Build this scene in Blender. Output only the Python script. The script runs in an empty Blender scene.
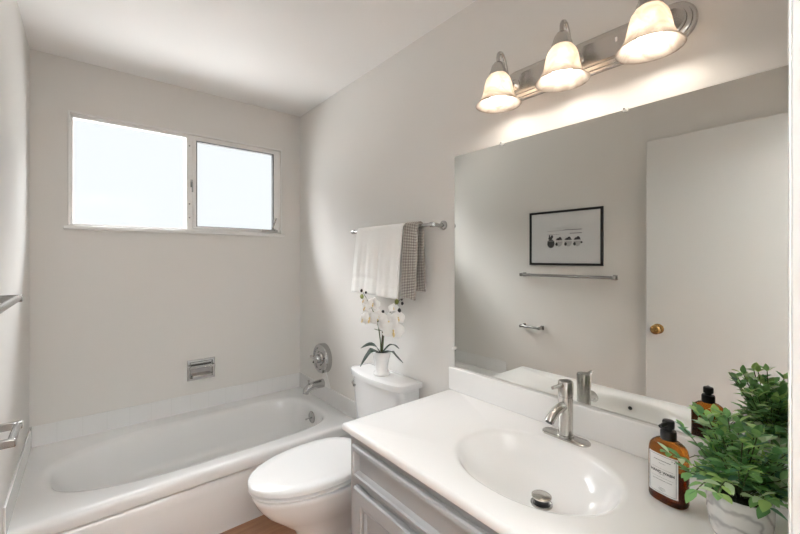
import bpy, bmesh, math, random
from mathutils import Vector, Matrix
random.seed(7)
S = bpy.context.scene
C = S.collection
PI = math.pi
V = Vector

# ------------------------------------------------------------------ camera, sky, exposure
CAM = V((0.2272, 0.0, 1.335))
YAW = math.radians(39.51)
cd = bpy.data.cameras.new('camera')
cam = bpy.data.objects.new('camera', cd); C.objects.link(cam)
cam.location = CAM
cam.rotation_euler = (PI/2, 0, -YAW)
cd.sensor_width = 36.0
cd.lens = 381.5/800*36.0
cd.shift_y = (258.3-267)/800
cd.clip_start = 0.02
S.camera = cam

EXPOSURE = 1.06
SKY_HORIZON, SKY_TOP, SKY_GROUND = 0.49, 14.0, 2.6
HALL_FILL_POWER = 88.0
BULB = 20.0
S.view_settings.view_transform = 'Standard'
S.view_settings.look = 'None'
S.view_settings.exposure = EXPOSURE
S.view_settings.gamma = 1.0
S.view_settings.use_curve_mapping = False
S.cycles.max_bounces = 14
S.cycles.diffuse_bounces = 8
S.cycles.glossy_bounces = 6
S.cycles.transmission_bounces = 8
S.cycles.caustics_reflective = True
S.cycles.sample_clamp_indirect = 6.0

w = bpy.data.worlds.new('sky'); S.world = w; w.use_nodes = True
nt = w.node_tree; nt.nodes.clear()
tc = nt.nodes.new('ShaderNodeTexCoord')
sx = nt.nodes.new('ShaderNodeSeparateXYZ')
rp = nt.nodes.new('ShaderNodeValToRGB')
mr = nt.nodes.new('ShaderNodeMapRange')
mr.inputs['From Min'].default_value = -1; mr.inputs['From Max'].default_value = 1
bg = nt.nodes.new('ShaderNodeBackground')
wo = nt.nodes.new('ShaderNodeOutputWorld')
nt.links.new(tc.outputs['Generated'], sx.inputs[0])
nt.links.new(sx.outputs['Z'], mr.inputs['Value'])
nt.links.new(mr.outputs[0], rp.inputs[0])
nt.links.new(rp.outputs[0], bg.inputs[0])
nt.links.new(bg.outputs[0], wo.inputs[0])
def c3(v, t): return (v*t[0], v*t[1], v*t[2], 1)
HC = (0.93, 0.975, 1.0)
e = rp.color_ramp.elements
e[0].position = 0.0; e[0].color = c3(SKY_GROUND, (1, .99, .97))
e[1].position = 1.0; e[1].color = c3(SKY_TOP, (.97, .985, 1))
for p, col in ((0.40, c3(SKY_GROUND, (1, .99, .97))), (0.47, c3(SKY_HORIZON, HC)), (0.67, c3(SKY_HORIZON, HC)), (0.77, c3(SKY_TOP, (.97, .985, 1)))):
    n = e.new(p); n.color = col
bg.inputs[1].default_value = 1.0

# added fill light behind the camera, aimed up at the unseen hall's ceiling
ld = bpy.data.lights.new('hall_fill_light', 'AREA'); ld.shape = 'DISK'; ld.size = 0.45
ld.energy = HALL_FILL_POWER; ld.color = (.955, .985, 1)
lo = bpy.data.objects.new('hall_fill_light', ld); C.objects.link(lo); lo.location = (0.55, -1.15, 2.02); lo.rotation_euler = (PI, 0, 0)
# daylight portal filling the window opening
pd = bpy.data.lights.new('window_portal', 'AREA'); pd.shape = 'RECTANGLE'; pd.size = 1.17; pd.size_y = .60
pd.cycles.is_portal = True
po = bpy.data.objects.new('window_portal', pd); C.objects.link(po)
po.location = (.762, 2.90, 1.826); po.rotation_euler = (-PI/2, 0, 0)

# ------------------------------------------------------------------ materials
def mat(name, col, rough=.5, metal=0.0, spec=.5, bump=0, bscale=60, coat=0, trans=0, ior=1.45, sheen=0):
    m = bpy.data.materials.new(name); m.use_nodes = True
    t = m.node_tree; p = t.nodes['Principled BSDF']
    p.inputs['Base Color'].default_value = (*col, 1)
    p.inputs['Roughness'].default_value = rough
    p.inputs['Metallic'].default_value = metal
    p.inputs['Specular IOR Level'].default_value = spec
    p.inputs['Coat Weight'].default_value = coat
    p.inputs['Transmission Weight'].default_value = trans
    p.inputs['IOR'].default_value = ior
    p.inputs['Sheen Weight'].default_value = sheen
    if bump:
        tcn = t.nodes.new('ShaderNodeTexCoord'); nz = t.nodes.new('ShaderNodeTexNoise'); bp = t.nodes.new('ShaderNodeBump')
        nz.inputs['Scale'].default_value = bscale; nz.inputs['Detail'].default_value = 4
        bp.inputs['Strength'].default_value = bump; bp.inputs['Distance'].default_value = .004
        t.links.new(tcn.outputs['Object'], nz.inputs['Vector']); t.links.new(nz.outputs['Fac'], bp.inputs['Height'])
        t.links.new(bp.outputs['Normal'], p.inputs['Normal'])
    return m
def bsdf(m): return m.node_tree.nodes['Principled BSDF']

M = {}
M['wall'] = mat('wall_paint', (.70, .688, .664), .62, bump=.06, bscale=140)
M['ceil'] = mat('ceiling_paint', (.83, .828, .82), .6, bump=.05, bscale=120)
M['trim'] = mat('white_trim_paint', (.74, .74, .725), .38)
M['door'] = mat('white_door_paint', (.69, .695, .69), .45)
M['tub'] = mat('white_enamel', (.76, .762, .76), .16, coat=.3)
M['porc'] = mat('white_porcelain', (.77, .775, .775), .10, coat=.5)
M['seat'] = mat('white_seat_plastic', (.76, .765, .765), .2)
M['counter'] = mat('cultured_marble', (.87, .87, .865), .18, coat=.2)
M['cab'] = mat('grey_cabinet_paint', (.36, .365, .37), .42)
M['nickel'] = mat('brushed_nickel', (.56, .545, .52), .24, 1)
M['chrome'] = mat('chrome', (.52, .52, .515), .10, 1)
M['steel'] = mat('satin_metal', (.43, .425, .415), .22, 1)
M['brass'] = mat('aged_brass', (.40, .24, .085), .2, 1)
M['dark'] = mat('dark_gap', (.03, .03, .03), .5)
M['black'] = mat('black_plastic', (.012, .012, .013), .3)
M['blackframe'] = mat('black_frame', (.012, .012, .012), .35)
M['mat'] = mat('mat_board', (.88, .89, .91), .7)
M['print'] = mat('print_paper', (.88, .89, .91), .7)
M['inkgrey'] = mat('print_grey', (.28, .28, .29), .7)
M['inkpale'] = mat('print_pale_grey', (.58, .58, .59), .7)
M['ink'] = mat('print_dark', (.06, .06, .065), .7)
M['label'] = mat('paper_label', (.82, .82, .81), .6)
M['textink'] = mat('label_ink', (.05, .05, .055), .6)
M['alu'] = mat('window_aluminium', (.84, .84, .825), .45, 0.0)
M['gasket'] = mat('dark_gasket', (.07, .07, .07), .5)
M['soil'] = mat('dark_moss', (.02, .022, .014), .9, bump=1, bscale=200)
M['stem'] = mat('brown_stem', (.09, .055, .03), .6)
M['gstem'] = mat('dark_green_stem', (.09, .13, .05), .5)
M['oleaf'] = mat('orchid_leaf_green', (.018, .040, .026), .35)
M['bud'] = mat('green_bud', (.22, .25, .06), .5)
M['dbud'] = mat('dark_bud', (.02, .016, .018), .5)
M['lip'] = mat('orchid_lip_yellow', (.80, .62, .30), .5)
M['potwhite'] = mat('white_glazed_pot', (.84, .84, .84), .15, coat=.4)
M['valve'] = mat('valve_chrome', (.75, .75, .75), .15, 1)

def add_translucent(m, col, fac):
    t = m.node_tree; p = bsdf(m); out = [n for n in t.nodes if n.type == 'OUTPUT_MATERIAL'][0]
    tr = t.nodes.new('ShaderNodeBsdfTranslucent'); tr.inputs[0].default_value = (*col, 1)
    mx = t.nodes.new('ShaderNodeMixShader'); mx.inputs[0].default_value = fac
    t.links.new(p.outputs[0], mx.inputs[1]); t.links.new(tr.outputs[0], mx.inputs[2]); t.links.new(mx.outputs[0], out.inputs[0])
    return mx
M['petal'] = mat('white_petal', (.92, .915, .91), .5); add_translucent(M['petal'], (.88, .86, .82), .3)
greens = []
for i, c in enumerate(((.13, .31, .13), (.21, .43, .17), (.36, .56, .21), (.10, .26, .17), (.50, .64, .47))):
    m = mat('leaf_green', c, .38); add_translucent(m, (c[0]*1.6, c[1]*1.5, c[2]), .25); greens.append(m)

def bumpify(m, kind, scale, strength, dist=.003):
    t = m.node_tree; p = bsdf(m)
    tcn = t.nodes.new('ShaderNodeTexCoord'); bp = t.nodes.new('ShaderNodeBump')
    bp.inputs['Strength'].default_value = strength; bp.inputs['Distance'].default_value = dist
    if kind == 'voronoi':
        x = t.nodes.new('ShaderNodeTexVoronoi'); x.inputs['Scale'].default_value = scale; o = x.outputs['Distance']
    else:
        x = t.nodes.new('ShaderNodeTexNoise'); x.inputs['Scale'].default_value = scale; x.inputs['Detail'].default_value = 6; o = x.outputs['Fac']
    t.links.new(tcn.outputs['Object'], x.inputs['Vector']); t.links.new(o, bp.inputs['Height']); t.links.new(bp.outputs['Normal'], p.inputs['Normal'])
    return x
M['towel'] = mat('white_terry', (.86, .86, .84), .95, sheen=.3); bumpify(M['towel'], 'noise', 420, .5, .002)
M['gtowel'] = mat('taupe_waffle', (.40, .365, .33), .95, sheen=.2)
def _waffle(m):
    t = m.node_tree; p = bsdf(m); N = t.nodes.new; L = t.links.new
    tcn = N('ShaderNodeTexCoord'); s = N('ShaderNodeSeparateXYZ'); L(tcn.outputs['Object'], s.inputs[0])
    def wv(a, b, sg):
        m1 = N('ShaderNodeMath'); m1.operation = 'ADD' if sg > 0 else 'SUBTRACT'; m0 = N('ShaderNodeMath'); m0.operation = 'MULTIPLY'; m0.inputs[1].default_value = .45; L(a, m0.inputs[0]); L(m0.outputs[0], m1.inputs[0]); L(b, m1.inputs[1])
        m2 = N('ShaderNodeMath'); m2.operation = 'MULTIPLY'; m2.inputs[1].default_value = 430; L(m1.outputs[0], m2.inputs[0])
        m3 = N('ShaderNodeMath'); m3.operation = 'SINE'; L(m2.outputs[0], m3.inputs[0]); return m3.outputs[0]
    a = wv(s.outputs['Y'], s.outputs['Z'], 1); b = wv(s.outputs['Y'], s.outputs['Z'], -1)
    mm = N('ShaderNodeMath'); mm.operation = 'MULTIPLY'; L(a, mm.inputs[0]); L(b, mm.inputs[1])
    bp = N('ShaderNodeBump'); bp.inputs['Strength'].default_value = .9; bp.inputs['Distance'].default_value = .004
    L(mm.outputs[0], bp.inputs['Height']); L(bp.outputs['Normal'], p.inputs['Normal'])
    r = N('ShaderNodeValToRGB'); r.color_ramp.elements[0].color = (.24, .215, .19, 1); r.color_ramp.elements[1].color = (.56, .52, .47, 1)
    mr_ = N('ShaderNodeMapRange'); mr_.inputs['From Min'].default_value = -1; L(mm.outputs[0], mr_.inputs['Value']); L(mr_.outputs[0], r.inputs[0]); L(r.outputs[0], p.inputs['Base Color'])
_waffle(M['gtowel'])

# floor: warm brown wood-look vinyl
M['floor'] = mat('brown_floor', (.30, .17, .10), .4)
def _floor(m):
    t = m.node_tree; p = bsdf(m); N = t.nodes.new; L = t.links.new
    tcn = N('ShaderNodeTexCoord'); mp = N('ShaderNodeMapping'); mp.inputs['Scale'].default_value = (2.5, 30, 1)
    nz = N('ShaderNodeTexNoise'); nz.inputs['Scale'].default_value = 1.5; nz.inputs['Detail'].default_value = 6
    r = N('ShaderNodeValToRGB'); r.color_ramp.elements[0].position = .3; r.color_ramp.elements[0].color = (.27, .135, .075, 1)
    r.color_ramp.elements[1].position = .7; r.color_ramp.elements[1].color = (.39, .21, .12, 1)
    L(tcn.outputs['Object'], mp.inputs[0]); L(mp.outputs[0], nz.inputs['Vector']); L(nz.outputs['Fac'], r.inputs[0]); L(r.outputs[0], p.inputs['Base Color'])
_floor(M['floor'])

# tile with grout lines every 108 mm along x + y
M['tile'] = mat('white_tile', (.84, .85, .845), .12, coat=.3)
def _tile(m):
    t = m.node_tree; p = bsdf(m); N = t.nodes.new; L = t.links.new
    tcn = N('ShaderNodeTexCoord'); s = N('ShaderNodeSeparateXYZ'); L(tcn.outputs['Object'], s.inputs[0])
    outs = []
    for ax in ('X', 'Y'):
        a = N('ShaderNodeMath'); a.operation = 'PINGPONG'; a.inputs[1].default_value = .054; L(s.outputs[ax], a.inputs[0])
        g = N('ShaderNodeMath'); g.operation = 'LESS_THAN'; g.inputs[1].default_value = .0009; L(a.outputs[0], g.inputs[0]); outs.append(g.outputs[0])
    mx = N('ShaderNodeMath'); mx.operation = 'MAXIMUM'; L(outs[0], mx.inputs[0]); L(outs[1], mx.inputs[1])
    c = N('ShaderNodeMix'); c.data_type = 'RGBA'; c.inputs['A'].default_value = (.77, .775, .775, 1); c.inputs['B'].default_value = (.70, .705, .70, 1)
    L(mx.outputs[0], c.inputs['Factor']); L(c.outputs['Result'], p.inputs['Base Color'])
_tile(M['tile'])

# marbled planter
M['marble'] = mat('grey_white_marble', (.8, .8, .8), .25, coat=.3)
def _marble(m):
    t = m.node_tree; p = bsdf(m); N = t.nodes.new; L = t.links.new
    tcn = N('ShaderNodeTexCoord'); mp = N('ShaderNodeMapping'); mp.inputs['Rotation'].default_value = (.3, .9, .5)
    wv = N('ShaderNodeTexWave'); wv.inputs['Scale'].default_value = 9; wv.inputs['Distortion'].default_value = 12; wv.inputs['Detail'].default_value = 3
    wv.inputs['Detail Scale'].default_value = 1.3
    r = N('ShaderNodeValToRGB'); E_ = r.color_ramp.elements
    E_[0].position = 0; E_[0].color = (.50, .50, .51, 1); E_[1].position = .5; E_[1].color = (.80, .80, .795, 1)
    k = E_.new(.2); k.color = (.70, .70, .70, 1)
    L(tcn.outputs['Object'], mp.inputs[0]); L(mp.outputs[0], wv.inputs['Vector']); L(wv.outputs['Fac'], r.inputs[0]); L(r.outputs[0], p.inputs['Base Color'])
_marble(M['marble'])

# mirror silvering, window glass, amber glass
M['mirror'] = mat('mirror_silver', (.745, .75, .72), 0.0, 1)
M['mirroredge'] = mat('mirror_edge', (.09, .11, .10), .2)
M['glass'] = bpy.data.materials.new('window_glass'); M['glass'].use_nodes = True
def _glass(m):
    t = m.node_tree; t.nodes.clear(); N = t.nodes.new; L = t.links.new
    tr = N('ShaderNodeBsdfTransparent'); gl = N('ShaderNodeBsdfGlossy'); gl.inputs['Roughness'].default_value = .02
    fr = N('ShaderNodeFresnel'); fr.inputs[0].default_value = 1.12
    mx = N('ShaderNodeMixShader'); out = N('ShaderNodeOutputMaterial')
    L(fr.outputs[0], mx.inputs[0]); L(tr.outputs[0], mx.inputs[1]); L(gl.outputs[0], mx.inputs[2]); L(mx.outputs[0], out.inputs[0])
_glass(M['glass'])
M['picglass'] = M['glass'].copy(); M['picglass'].name = 'picture_glass'
M['amber'] = mat('amber_glass', (.50, .17, .022), .03, trans=1, ior=1.35)
M['liquid'] = mat('amber_liquid', (.32, .095, .015), .05, trans=.85, ior=1.33)
M['clear'] = mat('clear_plastic', (.85, .85, .84), .15)

# alabaster lamp glass lit from inside by its bulb
M['shade'] = mat('alabaster_glass', (.86, .80, .73), .25)
def _shade(m):
    t = m.node_tree; p = bsdf(m); N = t.nodes.new; L = t.links.new
    mx = add_translucent(m, (.95, .86, .76), .48)
    out = [n for n in t.nodes if n.type == 'OUTPUT_MATERIAL'][0]; tp = N('ShaderNodeBsdfTransparent'); tp.inputs[0].default_value = (1, .95, .88, 1)
    m2 = N('ShaderNodeMixShader'); m2.inputs[0].default_value = .10; L(mx.outputs[0], m2.inputs[1]); L(tp.outputs[0], m2.inputs[2]); L(m2.outputs[0], out.inputs[0])
    tcn = N('ShaderNodeTexCoord'); nz = N('ShaderNodeTexNoise'); nz.inputs['Scale'].default_value = 14; nz.inputs['Detail'].default_value = 5; nz.inputs['Distortion'].default_value = 1.5
    r = N('ShaderNodeValToRGB'); r.color_ramp.elements[0].position = .38; r.color_ramp.elements[0].color = (.38, .33, .285, 1); r.color_ramp.elements[1].position = .62; r.color_ramp.elements[1].color = (.55, .50, .45, 1)
    L(tcn.outputs['Object'], nz.inputs['Vector']); L(nz.outputs['Fac'], r.inputs[0])
    tr = [n for n in t.nodes if n.type == 'BSDF_TRANSLUCENT'][0]; L(r.outputs[0], tr.inputs[0]); L(r.outputs[0], p.inputs['Base Color'])
_shade(M['shade'])
M['bulb'] = bpy.data.materials.new('lit_bulb'); M['bulb'].use_nodes = True
_p = bsdf(M['bulb']); _p.inputs['Emission Color'].default_value = (1, .89, .77, 1); _p.inputs['Emission Strength'].default_value = BULB
M['hallfill'] = mat('hall_fill_glass', (.9, .9, .88), .4)

# ------------------------------------------------------------------ mesh helpers
class B:
    def __init__(s): s.v = []; s.f = []; s.m = []; s.T = None
    def add(s, vs, fs, mi=0):
        o = len(s.v)
        for p in vs:
            p = V(p); s.v.append(s.T @ p if s.T else p)
        for f in fs: s.f.append(tuple(o+i for i in f)); s.m.append(mi)
        return s
    def box(s, x0, x1, y0, y1, z0, z1, mi=0):
        return s.add([(x0,y0,z0),(x1,y0,z0),(x1,y1,z0),(x0,y1,z0),(x0,y0,z1),(x1,y0,z1),(x1,y1,z1),(x0,y1,z1)],
              [(0,3,2,1),(4,5,6,7),(0,1,5,4),(1,2,6,5),(2,3,7,6),(3,0,4,7)], mi)
    def loft(s, loops, caps=(True, True), mi=0, ring=False):
        n = len(loops[0]); vs = [p for l in loops for p in l]; fs = []
        R = len(loops)
        for r in range(R if ring else R-1):
            a = r*n; b = ((r+1) % R)*n
            for i in range(n):
                j = (i+1) % n; fs.append((a+i, a+j, b+j, b+i))
        if not ring:
            if caps[0]: fs.append(tuple(range(n-1, -1, -1)))
            if caps[1]: fs.append(tuple((R-1)*n+i for i in range(n)))
        return s.add(vs, fs, mi)
    def lathe(s, prof, c=(0,0,0), axis='z', n=40, mi=0, sx_=1, sy_=1, caps=(True, True)):
        loops = []
        for r, h in prof:
            l = []
            for i in range(n):
                a = 2*PI*i/n; x, y = r*math.cos(a)*sx_, r*math.sin(a)*sy_
                p = {'z': (x, y, h), 'x': (h, x, y), 'y': (y, h, x), '-x': (-h, -x, y), '-y': (-y, -h, x)}[axis]
                l.append((p[0]+c[0], p[1]+c[1], p[2]+c[2]))
            loops.append(l)
        return s.loft(loops, caps, mi)
    def tube(s, pts, r, n=12, mi=0, flat=1.0):
        pts = [V(p) for p in pts]; rs = r if isinstance(r, (list, tuple)) else [r]*len(pts)
        loops = []; prev = None
        for i, p in enumerate(pts):
            d = (pts[min(i+1, len(pts)-1)]-pts[max(i-1, 0)]).normalized()
            if prev is None:
                u = d.orthogonal() if abs(d.z) > .95 else d.cross(V((0,0,1)))
                u.normalize()
            else:
                u = (prev - d*prev.dot(d)).normalized()
            prev = u; q = d.cross(u)
            loops.append([p+u*rs[i]*math.cos(2*PI*k/n)+q*rs[i]*flat*math.sin(2*PI*k/n) for k in range(n)])
        return s.loft(loops, (True, True), mi)
    def sheet(s, grid, mi=0):
        nr, nc = len(grid), len(grid[0]); vs = [p for r in grid for p in r]; fs = []
        for i in range(nr-1):
            for j in range(nc-1): fs.append((i*nc+j, i*nc+j+1, (i+1)*nc+j+1, (i+1)*nc+j))
        return s.add(vs, fs, mi)

def rootloc(o):
    while o.parent: o = o.parent
    return V(o.location)
def obj(name, b, m, parent=None, org=None, bevel=0, seg=2, angle=35, sub=0, solid=0, local=False, label=None, recalc=True):
    me = bpy.data.meshes.new(name)
    o_ = V((0,0,0)) if local else (rootloc(parent) if parent else V(org or (0,0,0)))
    me.from_pydata([tuple(p-o_) for p in b.v], [], b.f)
    ms = m if isinstance(m, (list, tuple)) else [m]
    for k in ms: me.materials.append(k)
    for p, i in zip(me.polygons, b.m): p.material_index = i
    if recalc:
        bm = bmesh.new(); bm.from_mesh(me); bmesh.ops.recalc_face_normals(bm, faces=bm.faces); bm.to_mesh(me); bm.free()
    for p in me.polygons: p.use_smooth = True
    me.set_sharp_from_angle(angle=math.radians(angle))
    o = bpy.data.objects.new(name, me); C.objects.link(o)
    if parent: o.parent = parent
    elif not local: o.location = o_
    if solid:
        k = o.modifiers.new('solid', 'SOLIDIFY'); k.thickness = solid; k.offset = 0
    if bevel:
        k = o.modifiers.new('bevel', 'BEVEL'); k.width = bevel; k.segments = seg; k.limit_method = 'ANGLE'; k.angle_limit = math.radians(40)
        k.harden_normals = False
    if sub:
        k = o.modifiers.new('sub', 'SUBSURF'); k.levels = sub; k.render_levels = sub
    if label: o['label'] = label
    return o
def thing(name, label, cat, loc, rz=0, group=None):
    o = bpy.data.objects.new(name, None); C.objects.link(o); o.empty_display_size = .05
    o.location = loc; o.rotation_euler = (0, 0, rz); o['label'] = label; o['category'] = cat
    if group: o['group'] = group
    return o
def tag(o, label, cat, kind=None, group=None):
    o['label'] = label; o['category'] = cat
    if kind: o['kind'] = kind
    if group: o['group'] = group
    return o
def struct(name, b, m, label, cat, org=None, **k):
    return tag(obj(name, b, m, None, org, **k), label, cat, 'structure')

def rect_loop(x0, x1, y0, y1, r, z, n=8):
    out = []
    for cx, cy, a0 in ((x1-r, y1-r, 0), (x0+r, y1-r, PI/2), (x0+r, y0+r, PI), (x1-r, y0+r, 1.5*PI)):
        for i in range(n+1):
            a = a0+PI/2*i/n; out.append((cx+r*math.cos(a), cy+r*math.sin(a), z))
    return out
def sgnpow(v, p): return math.copysign(abs(v)**p, v)

# ------------------------------------------------------------------ room shell
W, D, H, YE = 1.52, 2.793, 2.44, 0.041     # width, back wall, ceiling, entry wall inner face
WX0, WX1, WZ0, WZ1 = .162, 1.362, 1.517, 2.142
struct('floor', B().box(-1.2, 2.2, -1.8, D+.12, -.1, 0), M['floor'], 'warm brown floor between the bathtub and the toilet', 'floor')
struct('ceiling', B().box(-.12, W+.12, -.07, D+.12, H, H+.1), M['ceil'], 'flat pale ceiling over the whole bathroom', 'ceiling')
struct('wall_left', B().box(-.12, 0, -.07, D+.12, 0, H), M['wall'], 'pale grey wall on the left carrying the picture and chrome rails', 'wall')
struct('wall_right', B().box(W, W+.12, -.07, D+.12, 0, H), M['wall'], 'pale grey wall behind the toilet, towels, mirror and lamps', 'wall')
b = B()
b.box(0, WX0, D, D+.12, 0, H); b.box(WX1, W, D, D+.12, 0, H); b.box(WX0, WX1, D, D+.12, 0, WZ0); b.box(WX0, WX1, D, D+.12, WZ1, H)
struct('wall_back', b, M['wall'], 'pale grey end wall with the window above the bathtub', 'wall')
DX0, DX1, DZ = .045, .8815, 2.09             # doorway opening
b = B(); b.box(0, DX0-.012, -.07, YE, 0, H); b.box(DX1+.018, W, -.07, YE, 0, H); b.box(DX0-.012, DX1+.018, -.07, YE, DZ+.012, H)
struct('wall_front', b, M['wall'], 'pale grey entry wall around the doorway', 'wall')
# door jambs, stop and casing
b = B(); b.box(DX1, DX1+.018, -.07, YE, 0, DZ+.012); b.box(DX0-.012, DX0, -.07, YE, 0, DZ+.012); b.box(DX0, DX1, -.07, YE, DZ, DZ+.012)
b.box(DX1-.010, DX1, -.07, YE-.040, 0, DZ)
b.box(DX1+.006, DX1+.060, YE, YE+.014, 0, DZ+.06); b.box(DX1+.006, DX1+.052, YE+.014, YE+.017, 0, DZ+.05)
struct('trim_1', b, M['trim'], 'white door casing and jamb at the right edge of the view', 'trim', bevel=.003)
# hall beyond the doorway
b = B(); b.box(-1.2, -.6, -1.8, -.07, 0, H); b.box(1.9, 2.2, -1.8, -.07, 0, H); b.box(-.6, 1.9, -1.9, -1.8, 0, H); b.box(-.6, -.12, -.08, -.07, 0, H); b.box(W+.12, 1.9, -.08, -.07, 0, H)
struct('wall_hall', b, M['ceil'], 'pale hall walls behind the camera outside the doorway', 'wall')
struct('ceiling_hall', B().box(-1.2, 2.2, -1.9, -.07, H, H+.1), M['ceil'], 'hall ceiling behind the camera outside the doorway', 'ceiling')
t = thing('hall_fill_bowl', 'added unseen bowl around the hall fill light behind the camera', 'light helper', (.55, -1.15, H))  # made-up fixture around the added hall fill light, out of view
obj('bowl', B().lathe([(.02, -.50), (.14, -.49), (.24, -.445), (.265, -.40), (.258, -.40), (.235, -.44), (.14, -.48), (.0, -.49)], (.55, -1.15, H)), M['steel'], t)
obj('rod', B().lathe([(.006, -.49), (.006, -.01), (.05, -.01), (.05, 0)], (.55, -1.15, H), n=16), M['steel'], t)

# open door against the left wall
dr = thing('door_1', 'flat white door standing open against the left wall', 'door', (.012, .062, .01)); dr['kind'] = 'structure'
obj('door_leaf', B().box(.016, .050, .066, .874, .012, 2.076), M['door'], dr, bevel=.002)
kz, ky = .898, .808
kn = obj('doorknob', B().lathe([(.031, .0), (.031, .006), (.026, .010), (.012, .013), (.011, .03), (.017, .036), (.027, .046), (.0285, .056), (.025, .066), (.014, .071), (.0, .072)], (.050, ky, kz), 'x'), M['brass'], dr, angle=50, label='round aged brass doorknob')
for hz in (.25, 1.05, 1.85):
    obj('hinge', B().lathe([(.006, -.045), (.006, .045)], (.047, .060, hz), 'z', 12), M['brass'], dr)

# baseboards
struct('baseboard_left', B().box(0, .012, .9, 1.95, 0, .08), M['trim'], 'white baseboard along the left wall', 'baseboard')
struct('baseboard_right', B().box(W-.012, W, 1.175, 1.955, 0, .08), M['trim'], 'white baseboard on the wall behind the toilet', 'baseboard')

# window
wn = thing('window_1', 'wide slim-framed window with two bright panes above the bathtub', 'window', (.76, D, WZ0)); wn['kind'] = 'structure'
yf = D+.010
b = B()
fx0, fx1, fz0, fz1 = WX0, WX1, WZ0, WZ1
b.box(fx0, fx0+.012, yf, D+.119, fz0, fz1); b.box(fx1-.012, fx1, yf, D+.119, fz0, fz1)
b.box(fx0, fx1, yf, D+.119, fz0, fz0+.013); b.box(fx0, fx1, yf, yf+.030, fz1-.019, fz1)
b.box(.737, .770, yf-.004, D+.119, fz0, fz1)
obj('window_frame', b, M['alu'], wn, bevel=.0015)
obj('pane', B().box(fx0+.012, .737, yf+.020, yf+.024, fz0+.013, fz1-.018), M['glass'], wn)
sx0, sx1, sz0, sz1 = .771, fx1-.013, fz0+.014, fz1-.019
b = B(); q = .020
b.box(sx0, sx0+q, yf-.010, yf+.03, sz0, sz1); b.box(sx1-q-.018, sx1, yf-.010, yf+.03, sz0, sz1)
b.box(sx0+q, sx1-q, yf-.010, yf+.03, sz0, sz0+.013); b.box(sx0+q, sx1-q, yf-.010, yf+.03, sz1-.013, sz1)
sh = obj('sash', b, M['alu'], wn, bevel=.0015)
g0, g1, h0, h1 = sx0+q, sx1-q-.018, sz0+.013, sz1-.013
b = B(); gq = .0055
b.box(g0, g0+gq, yf-.009, yf+.025, h0, h1); b.box(g1-gq, g1, yf-.009, yf+.025, h0, h1); b.box(g0, g1, yf-.009, yf+.025, h0, h0+gq*.6); b.box(g0, g1, yf-.009, yf+.025, h1-gq, h1)
obj('gasket', b, M['gasket'], sh)
obj('pane', B().box(g0, g1, yf+.012, yf+.016, h0, h1), M['glass'], sh)
b = B(); b.box(.757, .769, yf-.012, yf-.002, 1.80, 1.85); b.tube([(.763, yf-.014, 1.84), (.763, yf-.03, 1.825), (.764, yf-.034, 1.79), (.765, yf-.03, 1.765)], .0045, 8)
obj('latch', b, M['steel'], wn, label='small metal window latch')
b = B(); b.box(1.22, 1.335, yf-.026, yf-.012, sz0+.001, sz0+.014)
b.tube([(1.315, yf-.03, sz0+.014), (1.29, yf-.034, sz0+.02), (1.305, yf-.04, sz0+.06), (1.318, yf-.042, sz0+.10)], .005, 8)
obj('crank', b, M['steel'], wn, label='metal window crank')
for zz in (1.60, 1.69, 2.07):
    obj('screw', B().lathe([(.0045, 0), (.0045, .003), (.002, .0045)], (.752, yf-.004, zz), '-y', 12), M['steel'], wn)
# casing and sill
b = B(); cw = .012
b.box(WX0-cw, WX0, D-.007, D, WZ0, WZ1+cw); b.box(WX1, WX1+cw, D-.007, D, WZ0, WZ1+cw); b.box(WX0, WX1, D-.007, D, WZ1, WZ1+cw)
struct('trim_2', b, M['trim'], 'thin white casing around the window opening', 'trim', bevel=.002)
struct('trim_3', B().box(WX0-.030, WX1+.030, D-.022, D-.0, WZ0-.022, WZ0), M['trim'], 'narrow white sill under the window', 'trim', bevel=.004)

# tile border above the tub
TZ0, TZ1, tt = .336, .446, .008
b = B()
b.box(tt, W-tt, D-tt, D, TZ0, TZ1); b.box(0, tt, 1.948, D, TZ0, TZ1); b.box(W-tt, W, 1.948, D, TZ0, TZ1)
struct('trim_4', b, M['tile'], 'single row of white tiles around the bathtub rim', 'tile border', bevel=.002)
b = B(); yc = 2.385  # solid white wedge in place of light glancing off the spout chrome
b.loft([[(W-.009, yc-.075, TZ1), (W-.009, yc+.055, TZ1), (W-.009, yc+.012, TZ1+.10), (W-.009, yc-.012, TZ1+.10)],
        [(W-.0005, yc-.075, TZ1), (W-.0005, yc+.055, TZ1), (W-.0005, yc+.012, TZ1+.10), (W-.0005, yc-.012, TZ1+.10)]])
struct('caustic_wedge', b, M['trim'], 'white peaked wedge standing in for light thrown on the wall between tub spout and valve', 'trim')

# ------------------------------------------------------------------ bathtub
tub = thing('bathtub', 'white enamel alcove bathtub under the window', 'bathtub', (.76, 2.37, 0))
X0, X1, Y0, Y1, RZ = .003, W-.003, 1.96, D-.002, .337
NT = 160
bx0, bx1, by0, by1 = .085, 1.425, 2.062, 2.665
def rect_at(ts, x0, x1, y0, y1, cx, cy, z):
    """rectangle sampled by angle from the centre, corners kept"""
    pts = []
    for a in ts:
        dx, dy = math.cos(a), math.sin(a); k = 1e9
        if dx > 1e-9: k = min(k, (x1-cx)/dx)
        if dx < -1e-9: k = min(k, (x0-cx)/dx)
        if dy > 1e-9: k = min(k, (y1-cy)/dy)
        if dy < -1e-9: k = min(k, (y0-cy)/dy)
        pts.append([cx+dx*k, cy+dy*k, z])
    for qx in (x0, x1):
        for qy in (y0, y1):
            i = min(range(len(pts)), key=lambda j: (pts[j][0]-qx)**2+(pts[j][1]-qy)**2); pts[i][0], pts[i][1] = qx, qy
    return [tuple(p) for p in pts]
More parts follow.
